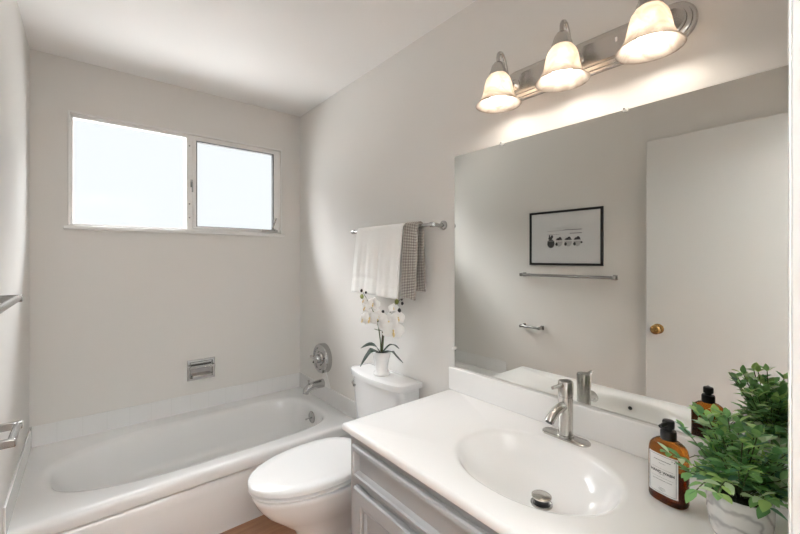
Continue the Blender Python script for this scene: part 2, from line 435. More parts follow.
def basin(x0, x1, y0, y1, z, n, nl=None):
    """superellipse sampled by angle; nl: exponent of the left half"""
    cx, cy, a, c = (x0+x1)/2, (y0+y1)/2, (x1-x0)/2, (y1-y0)/2
    out = []
    for i in range(NT):
        th = 2*PI*i/NT; dx, dy = math.cos(th), math.sin(th)
        m_ = n if (nl is None or dx > 0) else nl
        k = 1/((abs(dx)/a)**m_+(abs(dy)/c)**m_)**(1/m_)
        out.append((cx+dx*k, cy+dy*k, z))
    return out
ts = [2*PI*i/NT for i in range(NT)]
tcx, tcy = (bx0+bx1)/2, (by0+by1)/2
R_ = lambda d, z: rect_at(ts, X0+d*.1, X1-d*.1, Y0+d, Y1-d*.1, tcx, tcy, z)
loops = [R_(.03, .276), R_(.008, .276), R_(.001, .280), R_(0, .288), R_(0, .312), R_(.003, .324), R_(.010, .333), R_(.022, RZ), R_(.04, RZ)]
loops += [basin(bx0-.024, bx1+.022, by0-.020, by1+.020, RZ, 4.2, 2.7), basin(bx0-.008, bx1+.008, by0-.006, by1+.006, RZ-.002, 4.2, 2.7), basin(bx0+.008, bx1-.004, by0+.006, by1-.006, RZ-.008, 4.2, 2.7), basin(bx0+.022, bx1-.012, by0+.015, by1-.015, RZ-.020, 4.2, 2.7),
          basin(bx0+.06, bx1-.028, by0+.028, by1-.028, .24, 4.0, 2.8), basin(bx0+.14, bx1-.055, by0+.045, by1-.045, .14, 3.8, 2.7),
          basin(bx0+.21, bx1-.085, by0+.065, by1-.065, .09, 3.4, 2.6), basin(bx0+.30, bx1-.14, by0+.12, by1-.12, .068, 3, 2.5), basin(bx0+.5, bx1-.4, by0+.22, by1-.22, .062, 2.5, 2.4)]
b = B(); b.loft(loops, (False, True))
obj('tub_shell', b, M['tub'], tub, angle=60)
# apron below the lip
b = B()
prof = [(1.984, 0.0), (1.984, .02), (1.978, .04), (1.974, .12), (1.974, .22), (1.980, .250), (1.990, .266), (2.01, .276)]
b.loft([[(x, y, z) for y, z in prof]+[(x, 2.03, .276), (x, 2.03, 0)] for x in (X0, X1)])
obj('apron', b, M['tub'], tub, angle=50)
ov = obj('overflow_plate', B().lathe([(.039, 0), (.039, .004), (.034, .009), (.012, .012), (0, .012)], (1.398, 2.345, .272), '-x', 32), M['chrome'], tub, angle=50, label='round chrome overflow plate')
obj('trip_lever', B().tube([(1.388, 2.345, .272), (1.362, 2.347, .268), (1.352, 2.348, .266)], [.005, .0045, .006], 10), M['chrome'], ov)
obj('drain', B().lathe([(.035, .0), (.033, .004), (.0, .005)], (1.20, 2.36, .0655), 'z', 28), M['chrome'], tub)

# tub spout and shower valve on the right wall
sp = thing('tub_spout', 'chrome tub spout over the bathtub end', 'spout', (W-.008, 2.405, .455))
b = B()
pts = [(W-.0085, 2.405, .462), (1.49, 2.405, .462), (1.44, 2.405, .460), (1.405, 2.405, .452), (1.385, 2.405, .436), (1.380, 2.405, .415)]
b.tube(pts, [.030, .029, .027, .026, .024, .020], 20)
s1 = obj('spout_body', b, M['chrome'], sp, angle=60)
obj('diverter_knob', B().lathe([(.004, 0), (.004, .022), (.007, .024), (.007, .032), (.003, .035)], (1.402, 2.405, .470), 'z', 14), M['steel'], sp)
vl = thing('shower_valve', 'round chrome shower valve trim with handle above the tub spout', 'shower valve', (W, 2.392, .641))
b = B().lathe([(.102, 0.001), (.102, .032), (.098, .042), (.088, .049), (.076, .051), (.071, .044), (.048, .042), (.042, .050), (.0, .052)], (W, 2.392, .641), '-x', 48)
es = obj('escutcheon', b, M['chrome'], vl, angle=30)
b = B().lathe([(.030, .050), (.028, .070), (.022, .078), (0, .080)], (W, 2.392, .641), '-x', 28)
b.tube([(W-.068, 2.392, .641), (W-.075, 2.414, .645), (W-.079, 2.452, .650)], [.011, .010, .0085], 12)
b.tube([(W-.068, 2.392, .641), (W-.075, 2.370, .637), (W-.079, 2.346, .634)], [.011, .010, .0085], 12)
obj('handle', b, M['chrome'], vl, angle=50)
for yy, zz in ((2.392+.080, .60), (2.392-.080, .66)):
    obj('screw', B().lathe([(.006, .046), (.006, .052), (.002, .054)], (W, yy, zz), '-x', 12), M['dark'], vl)

# recessed chrome soap dish on the back wall
sd = thing('soap_dish', 'chrome recessed soap dish on the wall above the bathtub', 'soap dish', (.820, D, .602))
cx, cz, hw, hh = .820, .602, .084, .067
def rloop(hw_, hh_, y): return [(cx-hw_, y, cz-hh_), (cx+hw_, y, cz-hh_), (cx+hw_, y, cz+hh_), (cx-hw_, y, cz+hh_)]
b = B(); b.loft([rloop(hw, hh, D-.001), rloop(hw, hh, D-.006), rloop(hw-.004, hh-.004, D-.010), rloop(hw-.016, hh-.014, D-.010), rloop(hw-.020, hh-.018, D-.002)], (True, True))
obj('plate', b, M['chrome'], sd, bevel=.001)
b = B(); b.loft([[(cx-.062+.0, D-.003, cz-.05), (cx+.062, D-.003, cz-.05), (cx+.062, D-.003, cz-.030), (cx-.062, D-.003, cz-.030)],
                 [(cx-.058, D-.038, cz-.046), (cx+.058, D-.038, cz-.046), (cx+.058, D-.040, cz-.030), (cx-.058, D-.040, cz-.030)]])
obj('tray', b, M['chrome'], sd, bevel=.004)
b = B(); b.tube([(cx-.070, D-.006, cz+.022), (cx-.070, D-.040, cz+.022)], .006, 10); b.tube([(cx+.070, D-.006, cz+.022), (cx+.070, D-.040, cz+.022)], .006, 10)
b.tube([(cx-.076, D-.040, cz+.022), (cx+.076, D-.040, cz+.022)], .0075, 14)
obj('grab_bar', b, M['chrome'], sd)

# ------------------------------------------------------------------ toilet
TY = 1.575
to = thing('toilet', 'white two-piece toilet with closed lid between bathtub and vanity', 'toilet', (1.15, TY, 0))
NE = 56
def egg(xt, xb, hw, z, p=2.2, bias=.56, drop=0):
    """egg outline: tip at xt (towards the room), back at xb"""
    cx_ = xt+(xb-xt)*bias; out = []
    for i in range(NE):
        th = 2*PI*i/NE; c_, s_ = math.cos(th), math.sin(th)
        if c_ < 0: x = cx_+(cx_-xt)*-sgnpow(-c_, 2/2.05) ; y = hw*sgnpow(s_, 2/2.05)
        else: x = cx_+(xb-cx_)*sgnpow(c_, 2/2.6); y = hw*sgnpow(s_, 2/2.6)
        out.append((x, TY+y, z-(.018 if z > .3 else .018*max(0, z-.1)/.2)))
    return out
b = B()
b.loft([egg(.935, 1.42, .105, 0.001, bias=.5), egg(.935, 1.42, .105, .018, bias=.5), egg(.945, 1.415, .097, .03, bias=.5), egg(.955, 1.41, .092, .10, bias=.5), egg(.925, 1.41, .100, .165, bias=.5), egg(.86, 1.41, .128, .225), egg(.805, 1.40, .155, .28),
        egg(.772, 1.40, .172, .325), egg(.757, 1.39, .180, .355), egg(.750, 1.385, .184, .372), egg(.753, 1.382, .181, .380), egg(.78, 1.36, .155, .382)])
obj('bowl', b, M['porc'], to, angle=70)
b = B()
b.loft([egg(.815, 1.285, .122, .3815, bias=.58), egg(.815, 1.285, .122, .3915, bias=.58), egg(.744, 1.288, .186, .3922, bias=.58), egg(.741, 1.29, .189, .3935, bias=.58), egg(.740, 1.29, .190, .399, bias=.58), egg(.744, 1.285, .186, .4015, bias=.58)])
obj('seat', b, M['seat'], to, angle=50)
b = B()
b.loft([egg(.815, 1.285, .122, .4005, bias=.58), egg(.815, 1.285, .122, .4115, bias=.58), egg(.741, 1.287, .188, .4123, bias=.58), egg(.737, 1.29, .191, .414, bias=.58), egg(.737, 1.29, .191, .4265, bias=.58), egg(.7395, 1.288, .1885, .4315, bias=.58), egg(.746, 1.283, .183, .4345, bias=.58), egg(.80, 1.25, .14, .4370, bias=.58), egg(.90, 1.17, .06, .438, bias=.58)])
obj('lid', b, M['seat'], to, angle=60)
for yy in (-.07, .07):
    obj('hinge', B().lathe([(.013, 0), (.013, .024), (.008, .028)], (1.295, TY+yy, .3665), 'z', 16), M['seat'], to)
# deck joining bowl to tank
b = B(); b.loft([rect_loop(1.30, 1.50, TY-.11, TY+.11, .04, .24), rect_loop(1.27, 1.505, TY-.125, TY+.125, .04, .32), rect_loop(1.27, 1.505, TY-.13, TY+.13, .04, .374), rect_loop(1.275, 1.50, TY-.125, TY+.125, .04, .384)])
obj('deck', b, M['porc'], to, angle=60)
KY = 1.608
def tankloop(xf, xb, hw, bow, z, r=.03, n=14):
    pts = [(xb, KY-hw, z)]
    # front side from near end to far end bows towards -x
    seg = []
    for i in range(n+1):
        s_ = -1+2*i/n; x = xf+bow*(s_*s_); seg.append((x, KY+hw*s_*.985, z))
    # soften the two front corners
    seg[0] = (xf+bow+r*.9, KY-hw, z); seg[-1] = (xf+bow+r*.9, KY+hw, z)
    seg.insert(1, (xf+bow+r*.25, KY-hw+r*.22, z)); seg.insert(-1, (xf+bow+r*.25, KY+hw-r*.22, z))
    return pts+seg+[(xb, KY+hw, z)]
b = B(); b.loft([tankloop(1.375, 1.49, .185, .03, .386), tankloop(1.365, 1.495, .193, .034, .40), tankloop(1.352, 1.50, .210, .036, .55), tankloop(1.346, 1.50, .217, .036, .692)])
obj('tank', b, M['porc'], to, angle=45, bevel=.004, seg=3)
b = B(); b.loft([tankloop(1.344, 1.502, .219, .036, 0.6930), tankloop(1.334, 1.508, .227, .038, 0.6970), tankloop(1.332, 1.510, .228, .038, 0.7170), tankloop(1.334, 1.508, .226, .038, 0.7250), tankloop(1.342, 1.502, .220, .036, 0.7285), tankloop(1.37, 1.48, .19, .03, 0.7295)])
obj('tank_lid', b, M['porc'], to, angle=45)
fl = obj('flush_lever', B().lathe([(.017, 0), (.017, .006), (.010, .012), (.009, .02)], (1.384, 1.790, .655), '-x', 20), M['chrome'], to, label='chrome flush lever')
obj('lever_arm', B().tube([(1.366, 1.790, .655), (1.360, 1.780, .653), (1.352, 1.752, .648)], [.008, .007, .0085], 12), M['chrome'], fl)
for sgn in (-1, 1):
    obj('bolt_cap', B().lathe([(.016, 0), (.015, .012), (.008, .02), (0, .022)], (1.19, TY+.088*sgn, .029), 'z', 16), M['porc'], to)
# water supply stop
sv = thing('supply_valve', 'small chrome water stop valve low on the wall beside the toilet', 'valve', (W-.012, 1.30, .18))
b = B().lathe([(.028, 0), (.026, .005), (.009, .008), (.009, .06)], (W-.001, 1.30, .18), '-x', 20)
obj('valve_body', b, M['valve'], sv)
obj('knob', B().lathe([(.006, 0), (.006, .01), (.020, .012), (.020, .022), (.008, .026)], (W-.055, 1.30, .18), '-x', 16, sy_=.6), M['valve'], sv)
obj('supply_hose', B().tube([(W-.05, 1.30, .187), (W-.05, 1.305, .25), (W-.055, 1.37, .32), (W-.06, 1.42, .36), (W-.06, 1.43, .383)], .006, 10), M['steel'], sv)

# ------------------------------------------------------------------ vanity cabinet
CXF, CYE, CZB = .962, 1.168, .7155     # cabinet front face, far end, top
va = thing('vanity_cabinet', 'light grey painted vanity cabinet under the white countertop', 'vanity cabinet', (1.24, .62, 0))
b = B(); b.box(CXF, CXF+.02, YE+.019, CYE, .09, CZB); b.box(CXF+.02, W-.002, CYE-.018, CYE, .09, CZB); b.box(CXF+.02, W-.002, YE+.019, YE+.037, .09, CZB); b.box(CXF+.02, W-.002, YE+.037, CYE-.018, .09, .108); b.box(W-.012, W-.002, YE+.037, CYE-.018, .108, CZB); b.box(CXF+.06, W-.002, YE+.019, CYE, 0.001, .09)
obj('carcass', b, M['cab'], va, bevel=.002)
def panel(y0, y1, z0, z1, steps):
    """front panel facing -x: nested rectangles (inset, how far it stands out of the cabinet face)"""
    L_ = []
    for ins, d in steps:
        x = CXF-d
        L_.append([(x, y0+ins, z0+ins), (x, y1-ins, z0+ins), (x, y1-ins, z1-ins), (x, y0+ins, z1-ins)])
    return B().loft(L_)
steps_d = [(0, .0005), (0, .012), (.004, .018), (.010, .020), (.017, .020), (.0195, .014), (.026, .009), (.030, .004)]
obj('drawer_front', panel(.085, 1.137, .572, .686, steps_d), M['cab'], va, angle=20)
steps_p = [(0, .0005), (0, .014), (.004, .019), (.008, .020), (.046, .020), (.0475, .014), (.054, .010), (.058, .014), (.062, .014), (.066, .004)]
for y0, y1 in ((.625, 1.125), (.085, .605)):
    obj('door', panel(y0, y1, .12, .545, steps_p), M['cab'], va, angle=20)

# countertop with moulded basin
ct = thing('countertop', 'white vanity top with moulded oval sink and backsplash', 'countertop', (1.23, .62, .72))
KX0, KX1, KY0, KY1, KZ = .940, W-.003, YE+.001, 1.190, .745
SX, SY, SA, SB = 1.217, .605, .188, .236      # basin centre, half axes
SZD = .105
def ring(fa, z, dx=0, p=2.1, dy=0):
    out = []
    for i in range(NT):
        th = 2*PI*i/NT; dx_, dy_ = math.cos(th), math.sin(th); a_, b_ = SA*fa, SB*fa
        k = 1/((abs(dx_)/a_)**p+(abs(dy_)/b_)**p)**(1/p)
        out.append((SX+dx+dx_*k, SY-2.2*dx+dy_*k, z))
    return out
RR = lambda d, z: rect_at(ts, KX0+d, KX1, KY0, KY1-d, SX, SY, z)
loops = [RR(.02, .7165), RR(.003, .7165), RR(0, .720), RR(0, .735), RR(.003, .7425), RR(.009, KZ),
         ring(1.045, KZ), ring(1.01, KZ-.0012), ring(.98, KZ-.004), ring(.945, KZ-.012), ring(.89, KZ-.033, .001), ring(.80, KZ-.060, .002), ring(.67, KZ-.083, .004), ring(.50, KZ-.098, .006), ring(.30, KZ-.106, .009), ring(.12, KZ-.109, .011)]
b = B(); b.loft(loops, (False, True))
obj('basin_top', b, M['counter'], ct, angle=50)
obj('backsplash', B().box(W-.026, W-.0015, KY0, KY1+.004, KZ-.001, .846), M['counter'], ct, bevel=.005, seg=3)
dxx, dyy, dz = SX+.011, SY-.024, KZ-.109
dr_ = obj('drain_ring', B().lathe([(.030, .0005), (.030, .004), (.027, .006), (.022, .004), (.021, .0025)], (dxx, dyy, dz), 'z', 32), M['steel'], ct)
obj('drain_stopper', B().lathe([(.024, .020), (.0275, .022), (.0275, .0245), (.025, .026), (0, .0268)], (dxx, dyy, dz), 'z', 32), M['nickel'], dr_)
obj('stopper_stem', B().lathe([(.019, .003), (.019, .012), (.012, .0205)], (dxx, dyy, dz), 'z', 24), M['dark'], dr_)
# overflow hole in the front of the basin
oa = V((SX-.186*.885, SY+.008, KZ-.032)); nrm = V((1, 0, .55)).normalized()
b = B(); u_ = V((0, 1, 0)); q_ = nrm.cross(u_)
b.loft([[oa+nrm*.006+u_*.007*math.cos(2*PI*i/20)+q_*.007*math.sin(2*PI*i/20) for i in range(20)], [oa-nrm*.004+u_*.007*math.cos(2*PI*i/20)+q_*.007*math.sin(2*PI*i/20) for i in range(20)]])
obj('overflow_hole', b, M['dark'], ct)

# faucet
FX, FY = 1.447, .622
fa = thing('faucet', 'brushed nickel single-handle faucet behind the sink', 'faucet', (FX, FY, KZ))
def stad(hw_, hl, z):
    out = []
    for i in range(48):
        a = 2*PI*i/48; out.append((FX+hw_*math.cos(a), FY+(hl-hw_)*(1 if math.sin(a) > 0 else -1)*(1 if abs(math.sin(a)) > 1e-6 else 0)+hw_*math.sin(a), z))
    return out
b = B(); b.loft([stad(.027, .079, KZ+.0003), stad(.027, .079, KZ+.004), stad(.024, .076, KZ+.0065)])
obj('deck_plate', b, M['nickel'], fa, angle=40)
b = B().lathe([(.0255, .006), (.0255, .012), (.0225, .013), (.0225, .137)], (FX, FY, KZ), 'z', 40)
obj('body', b, M['nickel'], fa, angle=40)
b = B().lathe([(.0205, .136), (.0205, .1405), (.0235, .142), (.0235, .183), (.0215, .1865), (0, .1875)], (FX, FY, KZ), 'z', 40)
hd = obj('handle', b, M['nickel'], fa, angle=40)
obj('lever', B().tube([(FX-.016, FY+.001, KZ+.176), (FX-.045, FY+.003, KZ+.177), (FX-.074, FY+.005, KZ+.178)], [.0072, .0064, .0055], 12), M['nickel'], hd)
pts = []
for i in range(9):
    a = i/8; th = a*PI*.36
    pts.append((FX-.012-.083*math.sin(th)/math.sin(PI*.36), FY+.006*a, KZ+.108-.034*(1-math.cos(th))/(1-math.cos(PI*.36))))
pts[0] = (FX-.010, FY, KZ+.108)
b = B().tube(pts, [.0145]*8+[.0138], 18)
spn = obj('spout', b, M['nickel'], fa, angle=50)
e0, e1 = V(pts[-2]), V(pts[-1]); dd = (e1-e0).normalized()
obj('aerator', B().tube([e1-dd*.004, e1+dd*.002], .0105, 16), M['dark'], spn)

# ------------------------------------------------------------------ mirror
mi = thing('mirror', 'large frameless wall mirror above the vanity backsplash', 'mirror', (W-.004, .62, .848))
b = B(); x0, x1, y0, y1, z0, z1 = W-.0085, W-.0025, YE+.0185, 1.1704, .8475, 1.793
b.add([(x0,y0,z0),(x0,y1,z0),(x0,y1,z1),(x0,y0,z1)], [(0,1,2,3)], 0)
b.add([(x0,y0,z0),(x0,y1,z0),(x0,y1,z1),(x0,y0,z1),(x1,y0,z0),(x1,y1,z0),(x1,y1,z1),(x1,y0,z1)], [(4,7,6,5),(0,4,5,1),(1,5,6,2),(2,6,7,3),(3,7,4,0)], 1)
obj('mirror_glass', b, [M['mirror'], M['mirroredge']], mi, recalc=False)
for (yy, zz) in ((.914, 1.793), (.465, 1.793)):
    b = B().lathe([(.008, 0), (.008, .014), (.006, .017), (0, .0175)], (W-.002, yy, zz), '-x', 16)
    cl = obj('clip', b, M['clear'], mi)
    obj('screw', B().lathe([(.003, .0175), (.003, .019)], (W-.002, yy, zz), '-x', 8), M['steel'], cl)
b = B().lathe([(.008, 0), (.008, .014), (.006, .017), (0, .0175)], (W-.002, 1.172, .93), '-x', 16)
obj('clip', b, M['clear'], mi)

# ------------------------------------------------------------------ vanity light
LZ = 1.998
LY = (.845, .604, .362)
vlg = thing('vanity_light', 'brushed nickel three-lamp vanity light above the mirror', 'vanity light', (W, .59, LZ))
def race(hh_, y0, y1, x):
    out = []
    n = 16
    for i in range(n+1):
        a = PI/2-PI*i/n  # far half circle would face +y
        out.append((x, y1-hh_+hh_*math.cos(a), LZ+hh_*math.sin(a)))
    for i in range(n+1):
        a = 1.5*PI-PI*i/n
        out.append((x, y0+hh_+hh_*math.cos(a), LZ+hh_*math.sin(a)))
    return out
yA, yB = .285, .915
b = B(); b.loft([race(.060, yA, yB, W-.001), race(.060, yA, yB, W-.008), race(.056, yA+.004, yB-.004, W-.012), race(.051, yA+.009, yB-.009, W-.013), race(.050, yA+.010, yB-.010, W-.019), race(.045, yA+.015, yB-.015, W-.021),
                 race(.040, yA+.020, yB-.020, W-.022), race(.039, yA+.021, yB-.021, W-.027), race(.034, yA+.026, yB-.026, W-.030), race(.026, yA+.034, yB-.034, W-.030)])
obj('backplate', b, M['nickel'], vlg, angle=25)
LXC = 1.388
for yy in LY:
    arm = []
    ctrl = [(W-.028, LZ-.005), (W-.050, LZ-.012), (W-.072, LZ+.005), (W-.085, LZ+.045), (W-.100, LZ+.078), (W-.117, LZ+.090), (LXC, LZ+.076), (LXC, LZ+.045)]
    for i in range(len(ctrl)-1):
        p0 = ctrl[max(i-1, 0)]; p1 = ctrl[i]; p2 = ctrl[i+1]; p3 = ctrl[min(i+2, len(ctrl)-1)]
        for k in range(6):
            s_ = k/6
            arm.append(tuple(.5*((2*p1[j])+(-p0[j]+p2[j])*s_+(2*p0[j]-5*p1[j]+4*p2[j]-p3[j])*s_*s_+(-p0[j]+3*p1[j]-3*p2[j]+p3[j])*s_**3) for j in (0, 1)))
    arm.append(ctrl[-1])
    ar = obj('arm', B().tube([(x, yy, z) for x, z in arm], .0065, 12), M['nickel'], vlg)
    obj('rosette', B().lathe([(.022, .028), (.022, .033), (.014, .042), (.008, .046)], (W, yy, LZ-.005), '-x', 24), M['nickel'], ar)
    obj('socket_cup', B().lathe([(.010, .050), (.015, .048), (.022, .038), (.030, .016), (.0315, .010), (.0315, .004), (.027, .004)], (LXC, yy, LZ), 'z', 28), M['nickel'], ar, angle=40)
    prof = [(.027, .012), (.0285, .006), (.035, -.001), (.043, -.012), (.048, -.028), (.0515, -.046), (.055, -.064), (.061, -.080), (.070, -.094), (.0785, -.103), (.081, -.1045)]
    inn = [(r-.003, h) for r, h in prof[::-1]]
    b = B(); b.lathe(prof+inn, (LXC, yy, LZ), 'z', 48, caps=(False, False))
    obj('lamp_shade', b, M['shade'], ar, angle=80, label='frosted alabaster bell glass shade')
    b = B().lathe([(.010, -.004), (.013, -.020), (.020, -.040), (.0275, -.058), (.0295, -.072), (.026, -.088), (.016, -.099), (0, -.102)], (LXC, yy, LZ), 'z', 28)
    obj('bulb', b, M['bulb'], ar, angle=80, label='glowing warm white bulb')
# small label plate on the backplate
obj('rating_mark', B().box(W-.0315, W-.0300, .480, .487, LZ+.005, LZ+.019), M['clear'], vlg)

# ------------------------------------------------------------------ towel bars and holder
def wall_bar(name, label, cat, xw, sgn, out, z, y0, y1, rr, square=False):
    """xw: wall x; sgn: direction away from the wall"""
    t_ = thing(name, label, cat, (xw, (y0+y1)/2, z))
    xb = xw+sgn*out
    for yy in (y0, y1):
        b_ = B()
        if square:
            b_.box(min(xw+sgn*.001, xw+sgn*.008), max(xw+sgn*.001, xw+sgn*.008), yy-.016, yy+.016, z-.017, z+.017)
            b_.box(min(xw+sgn*.008, xb+sgn*.012), max(xw+sgn*.008, xb+sgn*.012), yy-.009, yy+.009, z-.012, z+.012)
            obj('post', b_, M['steel'], t_, bevel=.003)
        else:
            b_.lathe([(.022, .001), (.022, .006), (.016, .010), (.010, .013)], (xw, yy, z), '-x' if sgn < 0 else 'x', 24)
            b_.tube([(xw+sgn*.012, yy, z), (xw+sgn*.03, yy, z-.003), (xw+sgn*.05, yy, z), (xb, yy, z)], [.010, .009, .0095, .0115], 14)
            obj('post', b_, M['steel'], t_, angle=50)
    b_ = B().tube([(xb, y0-.0, z), (xb, y1+.0, z)], rr, 16)
    obj('rail', b_, M['steel'], t_)
    if not square:
        for yy, s_ in ((y0, -1), (y1, 1)):
            obj('end_cap', B().lathe([(rr+.004, -.012), (rr+.004, .010), (rr+.001, .013), (0, .0135)], (xb, yy, z), 'y' if s_ > 0 else '-y', 16), M['steel'], t_)
    return t_
wall_bar('towel_bar', 'satin metal towel bar above the toilet, hung with two towels', 'towel bar', W, -1, .075, 1.489, 1.245, 1.905, .008)
wall_bar('towel_bar', 'empty chrome towel bar under the framed picture on the left wall', 'towel bar', 0, 1, .055, 1.203, 1.075, 1.772, .0105, True)
wall_bar('toilet_paper_holder', 'short empty chrome paper holder low on the left wall', 'toilet paper holder', 0, 1, .055,   .785, 1.615, 1.775, .0105, True)

# towels
def towel(name, label, cat, m, y0, y1, lf, lb, th, amp, k_, front_out, back_out, group=None, bands=(), ny=44, flare=.0, ph=0, bot=0.0, noback=False):
    XB, ZB = W-.075, 1.489
    rb = .0095+th/2
    rows = []
    for i in range(ny+1):
        s_ = i/ny; y = y0+(y1-y0)*s_
        row = []
        wv = lambda a: amp*math.sin(k_*s_*2*PI+ph+1.3*a)+amp*.6*math.sin(k_*2.3*s_*2*PI+ph*2+.7*a)
        nf = 30
        lf_i = lf*(1+.012*math.sin(5*s_+ph))+bot*s_
        for j in range(nf+1):
            a = 1-j/nf   # from the front hem up
            dz_ = a*lf_i
            off = front_out*(a**.8)+wv(a)*min(1, a*1.8)
            for (c0, c1, dep) in bands:
                if c0 < dz_ < c1: off -= dep
            yy = y+s_*flare*a
            row.append((XB-rb-off, yy, ZB-dz_))
        for j in range(1, 9):
            an = PI-PI*j/9
            row.append((XB+rb*math.cos(an), y, ZB+rb*math.sin(an)))
        nb = 22
        for j in range(nb+1):
            a = j/nb; dz_ = a*lb
            off = back_out*a+.5*wv(a)*min(1, a*1.8)
            row.append((min(XB+rb+off, W-.012), y+s_*flare*.5*a, ZB-dz_))
        rows.append(row)
    b_ = B().sheet(rows)
    o = obj(name, b_, m, None, (XB, (y0+y1)/2, ZB-lf), solid=th, bevel=0, sub=1, angle=180)
    return tag(o, label, cat, None, group)
towel('hand_towel', 'white terry towel folded over the towel bar above the toilet', 'towel', M['towel'], 1.436, 1.842, .350, .325, .011, .0035, 3.4, .030, .012, bands=((.250, .256, .0022), (.265, .269, .0022), (.306, .310, .0015)), flare=.02, ph=.8)
towel('hand_towel', 'taupe waffle-weave towel hanging beside the white towel on the bar', 'towel', M['gtowel'], 1.325, 1.420, .348, .315, .013, .002, 1.0, .022, .018, ph=2.0, flare=.0)

# ------------------------------------------------------------------ framed picture on the left wall
pf = thing('framed_picture', 'black-framed black and white picture on the left wall above the towel bar', 'picture', (0, 1.437, 1.49))
py0, py1, pz0, pz1 = 1.152, 1.722, 1.281, 1.700
b = B(); fw = .017
def fl_(ins, x): return [(x, py0+ins, pz0+ins), (x, py1-ins, pz0+ins), (x, py1-ins, pz1-ins), (x, py0+ins, pz1-ins)]
b.loft([fl_(0, .001), fl_(0, .013), fl_(.002, .015), fl_(fw-.002, .015), fl_(fw, .013), fl_(fw, .008), fl_(fw, .001)], (False, False), ring=True)
obj('frame', b, M['blackframe'], pf, angle=20)
obj('mat_board', B().box(.0012, .007, py0+fw-.001, py1-fw+.001, pz0+fw-.001, pz1-fw+.001), M['mat'], pf)
# print: seen from the room, left is +y
def PX(f): return py1-(py1-py0)*f
def PZ(f): return pz1-(pz1-pz0)*f
pr = obj('print', B().box(.0071, .0074, PX(.87), PX(.13), PZ(.83), PZ(.17)), M['print'], pf)
def ell(b_, fx, fz, rx, rz, mi_=0, a0=0, a1=2*PI, x=.0076):
    pts_ = [(x, PX(fx)-rx*math.cos(a0+(a1-a0)*i/18), PZ(fz)+rz*math.sin(a0+(a1-a0)*i/18)) for i in range(19)]
    b_.add(pts_, [tuple(range(19))], mi_)
b = B()
MX = lambda f: f
for f0, f1, z_, k_ in ((.27, .50, .37, .0012), (.50, .74, .36, .0026), (.27, .44, .435, .0012), (.58, .74, .425, .0026)):
    b.add([(.0076, PX(MX(f0)), PZ(z_)-k_), (.0076, PX(MX(f1)), PZ(z_)-k_), (.0076, PX(MX(f1)), PZ(z_)+k_), (.0076, PX(MX(f0)), PZ(z_)+k_)], [(0,1,2,3)], 1)
ell(b, MX(.32), .60, .030, .034, 0); ell(b, MX(.31), .505, .016, .012, 0); ell(b, MX(.335), .475, .009, .013, 0); ell(b, MX(.30), .465, .006, .010, 0)
b.add([(.0077, PX(MX(.27)), PZ(.545)), (.0077, PX(MX(.37)), PZ(.545)), (.0077, PX(MX(.37)), PZ(.56)), (.0077, PX(MX(.27)), PZ(.56))], [(0,1,2,3)], 1)
for f, r_ in ((.435, .026), (.56, .028), (.68, .026)):
    ell(b, MX(f), .545, r_, .020, 1, 0, PI); ell(b, MX(f)+.012, .535, r_*.55, .022, 0, 0, PI); ell(b, MX(f)-.014, .54, r_*.4, .015, 0, 0, PI)
    ell(b, MX(f), .565, r_*1.05, .040, 2, PI, 2*PI)
    ell(b, MX(f-.035), .615, .010, .013, 0, x=.0077)
ell(b, MX(.735), .59, .008, .008, 0)
obj('printed_shapes', b, [M['ink'], M['inkgrey'], M['inkpale']], pr, recalc=False)
obj('glazing', B().box(.0095, .0105, py0+fw, py1-fw, pz0+fw, pz1-fw), M['picglass'], pf)

# ------------------------------------------------------------------ soap bottle
bt = thing('soap_bottle', 'amber glass pump bottle with white label on the counter', 'soap bottle', (1.323, .301, KZ+.0008), math.radians(77.4))
A_, B2, NP = .042, .0265, 2.7
def sup(sc, z, n=48, inset=0):
    out = []
    for i in range(n):
        th = 2*PI*i/n; dx_, dy_ = math.cos(th), math.sin(th); a_, b_ = A_*sc-inset, (B2*sc if sc > .75 else B2*sc)-inset
        k = 1/((abs(dx_)/a_)**NP+(abs(dy_)/b_)**NP)**(1/NP); out.append((dx_*k, dy_*k, z))
    return out
def circ(r, z, n=48): return [(r*math.cos(2*PI*i/n), r*math.sin(2*PI*i/n), z) for i in range(n)]
def blend(l0, l1, t_): return [tuple(a*(1-t_)+b_*t_ for a, b_ in zip(p, q)) for p, q in zip(l0, l1)]
HB = .125
b = B()
sh_ = [sup(.90, 0), sup(.97, .003), sup(1, .009), sup(1, HB-.012), sup(.985, HB-.002)]
top = circ(.0135, HB+.026)
for t_, zz in ((.10, HB+.008), (.28, HB+.015), (.55, HB+.0205), (.82, HB+.0235), (1, HB+.026)):
    l = blend(sup(.985, 0), circ(.0135, 0), t_); sh_.append([(x, y, zz) for x, y, _ in l])
sh_.append(circ(.0135, HB+.036))
b.loft(sh_)
gl = obj('glass_body', b, M['amber'], bt, local=True, angle=60)
b = B(); b.loft([sup(.88, .004, inset=.001), sup(.95, .008, inset=.001), sup(.96, .068), sup(.95, .069)])
obj('liquid', b, M['liquid'], bt, local=True, angle=60)
b = B(); b.loft([circ(.0165, HB+.024), circ(.0170, HB+.026), circ(.0170, HB+.043), circ(.0155, HB+.046), circ(.0085, HB+.047), circ(.0085, HB+.053)])
pc = obj('pump_collar', b, M['black'], bt, local=True, angle=40)
b = B(); b.loft([circ(.0125, HB+.0525), circ(.0130, HB+.054), circ(.0130, HB+.066), circ(.0115, HB+.0695), circ(.006, HB+.0705)])
b.tube([(0, .006, HB+.063), (.0, .022, HB+.063), (.0, .034, HB+.0615)], [.0058, .0052, .0045], 12)
obj('pump_head', b, M['black'], pc, local=True, angle=40)
